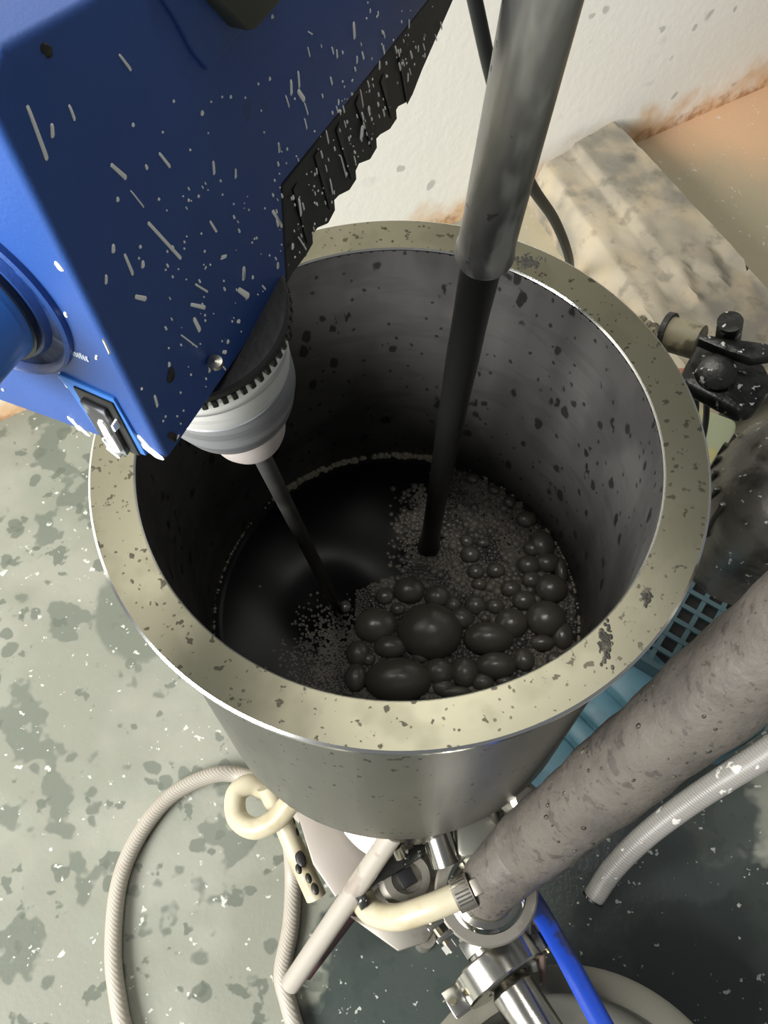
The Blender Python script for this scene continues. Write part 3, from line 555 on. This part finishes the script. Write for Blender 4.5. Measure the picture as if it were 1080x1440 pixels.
# blue tube and wires
tag(MB().tube(spline([P(*q, z_) for q, z_ in [((738, 1248), -2.7), ((757, 1278), -2.7), ((790, 1335), -2.6), ((822, 1395), -2.5), ((862, 1470), -2.4), ((905, 1560), -2.35), ((950, 1680), -2.9)]], 8), .052, 16, flat=X).build('blue_tube', M['bluetube']), 'flattened deep blue plastic tube crossing the grey bucket', 'tube')
tag(MB().tube(spline([P(*q, z_) for q, z_ in [((728, 1225), -2.7), ((738, 1262), -2.75), ((745, 1330), -2.8), ((752, 1365), -2.85)]], 8), .019, 10).build('white_wire', M['wirew']), 'thin white wire hanging left of the blue tube', 'wire')
tag(MB().tube(spline([P(*q, z_) for q, z_ in [((734, 1220), -2.7), ((750, 1275), -2.75), ((761, 1330), -2.8), ((764, 1380), -2.85)]], 8), .018, 10).build('brown_wire', M['wire']), 'thin brown wire between the white wire and blue tube', 'wire')

# ------------------------------------------------------------------ bucket
bz = -3.0; bc = P(815, 1651, bz); br = (P(815, 1357, bz)-bc).length
bk = thing('grey_bucket', Vector((bc.x, bc.y, ZF)), 'big round grey plastic bucket cut off by the bottom edge', 'bucket')
MB().lathe([(br, -.03), (br, .0), (br-.02, .012), (br-.12, .012), (br-.14, .0), (br-.14, -.02), (br-.12, -.02), (br-.03, -.02)], bc, Z, n=96, closed=True).build('bucket_rim', M['bucket'], bk)
MB().lathe([(br-.03, -.02), (br-.2, ZF-bz+.01), (0, ZF-bz+.01), (0, ZF-bz+.05), (br-.24, ZF-bz+.05), (br-.14, -.02)], bc, Z, n=96, closed=True).build('bucket_wall', M['bucketin'], bk)

# ------------------------------------------------------------------ lattice crate
cz = -2.75
o_ = P(905, 935, cz); bx = (P(1075, 800, cz)-P(905, 935, cz)); bx.z = 0; bx.normalize(); by = Vector((-bx.y, bx.x, 0))
da_ = (P(967, 800, cz)-P(905, 935, cz)).normalized(); 
cr = thing('lattice_crate', Vector((o_.x, o_.y, ZF)), 'dark teal plastic crate with a square lattice, right of the hopper', 'crate')
ax_ = (P(1020, 745, cz)-P(912, 935, cz)); ax_.z = 0; nA = ax_.length; ax_.normalize(); ay_ = Vector((ax_.y, -ax_.x, 0)); org = P(935, 945, cz)
pitch = .112; hb = .015
bar = None
def addbar(c, d, L_, nm='lattice_bar'):
    MB().box(c, d*L_/2, Z.cross(d)*hb, Z*.010).build(nm, M['teal'], cr, smooth=False)
nx, ny = 9, 11
for j in range(-5, ny-4): addbar(org+ax_*nx*pitch/2+ay_*pitch*j, ax_, nx*pitch)
for i in range(nx+1): addbar(org+ax_*pitch*i+ay_*pitch*.5+Z*.004, ay_, 10*pitch)
MB().box(org+ax_*nx*pitch/2+ay_*pitch*.5-Z*.22, ax_*nx*pitch*.49, ay_*5*pitch*.98, Z*.02).build('crate_shade_board', M['cable'], cr, smooth=False)  # black board added to stand for the shade seen through the lattice holes
cc2 = org+ax_*nx*pitch/2+ay_*pitch*.5
for s_ in (-1, 1):
    MB().box(Vector((cc2.x, cc2.y, (cz+ZF)/2))+ay_*s_*5*pitch, ax_*nx*pitch/2, ay_*.015, Z*(cz-ZF)/2).build('crate_side', M['teal'], cr, smooth=False)
    MB().box(Vector((cc2.x, cc2.y, (cz+ZF)/2))+ax_*s_*nx*pitch/2, ay_*5*pitch, ax_*.015, Z*(cz-ZF)/2).build('crate_side', M['teal'], cr, smooth=False)
# pale blue stepped tub
bb = thing('pale_blue_tub', P(850, 1020, ZF), 'pale blue stepped plastic tub behind the thick grey tube', 'tub')
f0 = P(930, 935, -2.95); u1 = (P(745, 1110, -2.95)-f0); u1.z = 0; lu = u1.length; u1.normalize(); v1 = Vector((-u1.y, u1.x, 0))
for k, (s0, s1_, zt) in enumerate([(0, .32, -2.88), (.30, .5, -2.98), (.48, .62, -3.06), (.6, 1.0, -3.16)]):
    c = f0+u1*lu*(s0+s1_)/2; MB().box(Vector((c.x, c.y, (zt+ZF)/2)), u1*lu*(s1_-s0)/2, v1*.2, Z*(zt-ZF)/2).build('tub_step', M['bluebox'], bb, bevel=.02)

# ------------------------------------------------------------------ right edge: black clamp, drum, stub pipe, containers
kz = -.45
def K(x, y, dz=0): return P(x, y, kz+dz)
bc_ = thing('black_bracket', K(1020, 540), 'greasy black metal bracket with a round bolt head, beside the rim', 'bracket')
MB().prism([K(*q) for q in [(958, 525), (985, 476), (1075, 510), (1090, 540), (1062, 578), (1042, 582), (965, 540)]], Z*-.07).build('bracket_plate', M['darksteel'], bc_, bevel=.02, seg=3)
MB().lathe([(0, .06), (.05, .06), (.075, .045), (.082, .01), (.085, -.03), (0, -.03)], K(1005, 527), Vector((-.1, -.35, 1)), n=28).build('bolt_head', M['darksteel'], bc_)
MB().prism([K(*q, .10) for q in [(982, 468), (1020, 474), (1080, 482), (1095, 500), (1060, 505), (1020, 492), (982, 476)]], Z*-.05).build('top_strap', M['darksteel'], bc_, bevel=.01)
MB().tube([K(1023, 482, .0), K(1027, 452, .14)], .05, 20).build('stud', M['darksteel'], bc_)
dc = P(1112, 690, -.95)
dr = thing('ink_coated_drum', Vector((dc.x, dc.y, ZF)), 'dark ink-coated round drum at the right edge, spotted white', 'drum')
MB().lathe([(0, .30), (.12, .30), (.24, .24), (.31, .12), (.335, -.05), (.32, -.2), (.30, -.24), (.30, -.6), (.24, -.66), (0, -.68)], dc, Z+Vector((.05, .0, 0)), n=56).build('drum_body', M['drum'], dr)
MB().tube(spline([dc-Z*.6, dc-Z*.75+X*.1, dc-Z*.85+X*.5, dc-Z*1.1+X*.8, dc-Z*1.6+X*.9, Vector((dc.x+.9, dc.y, ZF))], 6), .17, 24).build('drum_neck', M['drum'], dr)
for k in range(7):
    a = math.pi*.62+k*.24; d_ = Vector((math.cos(a), math.sin(a), 0)); MB().box(dc+d_*.325-Z*.12, d_*.02, d_.cross(Z)*.012, Z*.16).build('drum_fin', M['drum'], dr, bevel=.006)
sp_ = thing('dirty_stub_pipe', K(955, 475, -.1), 'stained cream stub pipe between the rim and the black bracket', 'pipe')
MB().tube([K(936, 468, -.12), K(985, 482, -.08)], .075, 24).build('stub_body', mat('stained_cream', (150, 142, 116), .5, 0, [('noise', 7, .5, .6, (78, 72, 58), .5, .8)], bump=('noise', 12, .5)), sp_)
MB().lathe([(.072, -.012), (.092, -.012), (.092, .012), (.072, .012)], K(938, 469, -.12), K(985, 482, -.08)-K(936, 468, -.12), n=28, closed=True).build('stub_collar', M['darksteel'], sp_)
mb = MB()
for k in range(16):
    q = K(random.uniform(905, 940), 0, -.2); y_ = 452+(q.x*0)+random.uniform(-6, 10); xx = random.uniform(902, 936); mb.blob(K(xx, 450+(xx-902)*.8+random.uniform(-3, 5), -.12), X*random.uniform(.015, .03), Y*random.uniform(.015, .03), Z*.03, 8, 3)
tag(mb.build('crust', mat('dried_crust', (150, 142, 120), .7, 0, [('noise', 12, .5, .6, (80, 74, 60), None, .8)], bump=('noise', 20, .6)), sp_), kind='stuff')
ju = thing('pale_green_jug', P(985, 630, ZF), 'pale yellow-green plastic container seen between rim and drum', 'container')
MB().prism([P(*q, -2.7) for q in [(962, 560), (1040, 590), (1020, 700), (975, 720), (955, 640)]], Z*(ZF+2.7)).build('jug_body', M['green'], ju, bevel=.05)
MB().box(P(963, 570, -2.68), X*.05, Y*.3, Z*.03).build('rusty_strip', M['rust'], ju, bevel=.01)
for k, (x0, y0, x1, y1) in enumerate([(978, 545, 976, 600), (994, 560, 987, 625)]):
    tag(MB().tube(spline([P(x0, y0, -1.0), P((x0+x1)/2+2, (y0+y1)/2, -1.3), P(x1, y1, -1.8)], 6), .016, 10).build('thin_wire', M['cable']), ['thin black wire hanging under the bracket, nearer the rim', 'thin black wire hanging under the bracket, nearer the drum'][k], 'wire', 'thin black wires under the bracket')

# ------------------------------------------------------------------ scale everything from rim radii to metres
bpy.context.view_layer.update()
done = set()
def root(o):
    while o.parent: o = o.parent
    return o
objs = [o for o in bpy.data.objects if o.type in ('MESH', 'EMPTY')]
shared = {tooth.data.name, bub0.data.name}
rl = {o.name: o.location.copy() for o in objs if not o.parent}
for o in objs:
    if o.type == 'MESH':
        inst = o.data.name in shared; L_ = rl[root(o).name] if o.parent else Vector((0, 0, 0))
        if inst:
            if o.data.name not in done: o.data.transform(Matrix.Scale(S, 4)); done.add(o.data.name)
            o.location = (o.location-L_)*S
        elif o.parent: o.data.transform(Matrix.Scale(S, 4) @ Matrix.Translation(-L_))
        else:
            if o.get('kind') == 'structure': o.data.transform(Matrix.Scale(S, 4))
            else:   # a single-mesh thing: origin at the foot of its own bounds
                vs = [v.co for v in o.data.vertices]; c = sum(vs, Vector())/len(vs); c.z = min(v.z for v in vs)
                o.data.transform(Matrix.Scale(S, 4) @ Matrix.Translation(-c)); o.location = c*S
for o in objs:
    if o.type == 'EMPTY' and not o.parent: o.location = rl[o.name]*S
for o in bpy.data.objects:
    if 'keep' in o.keys(): del o['keep']
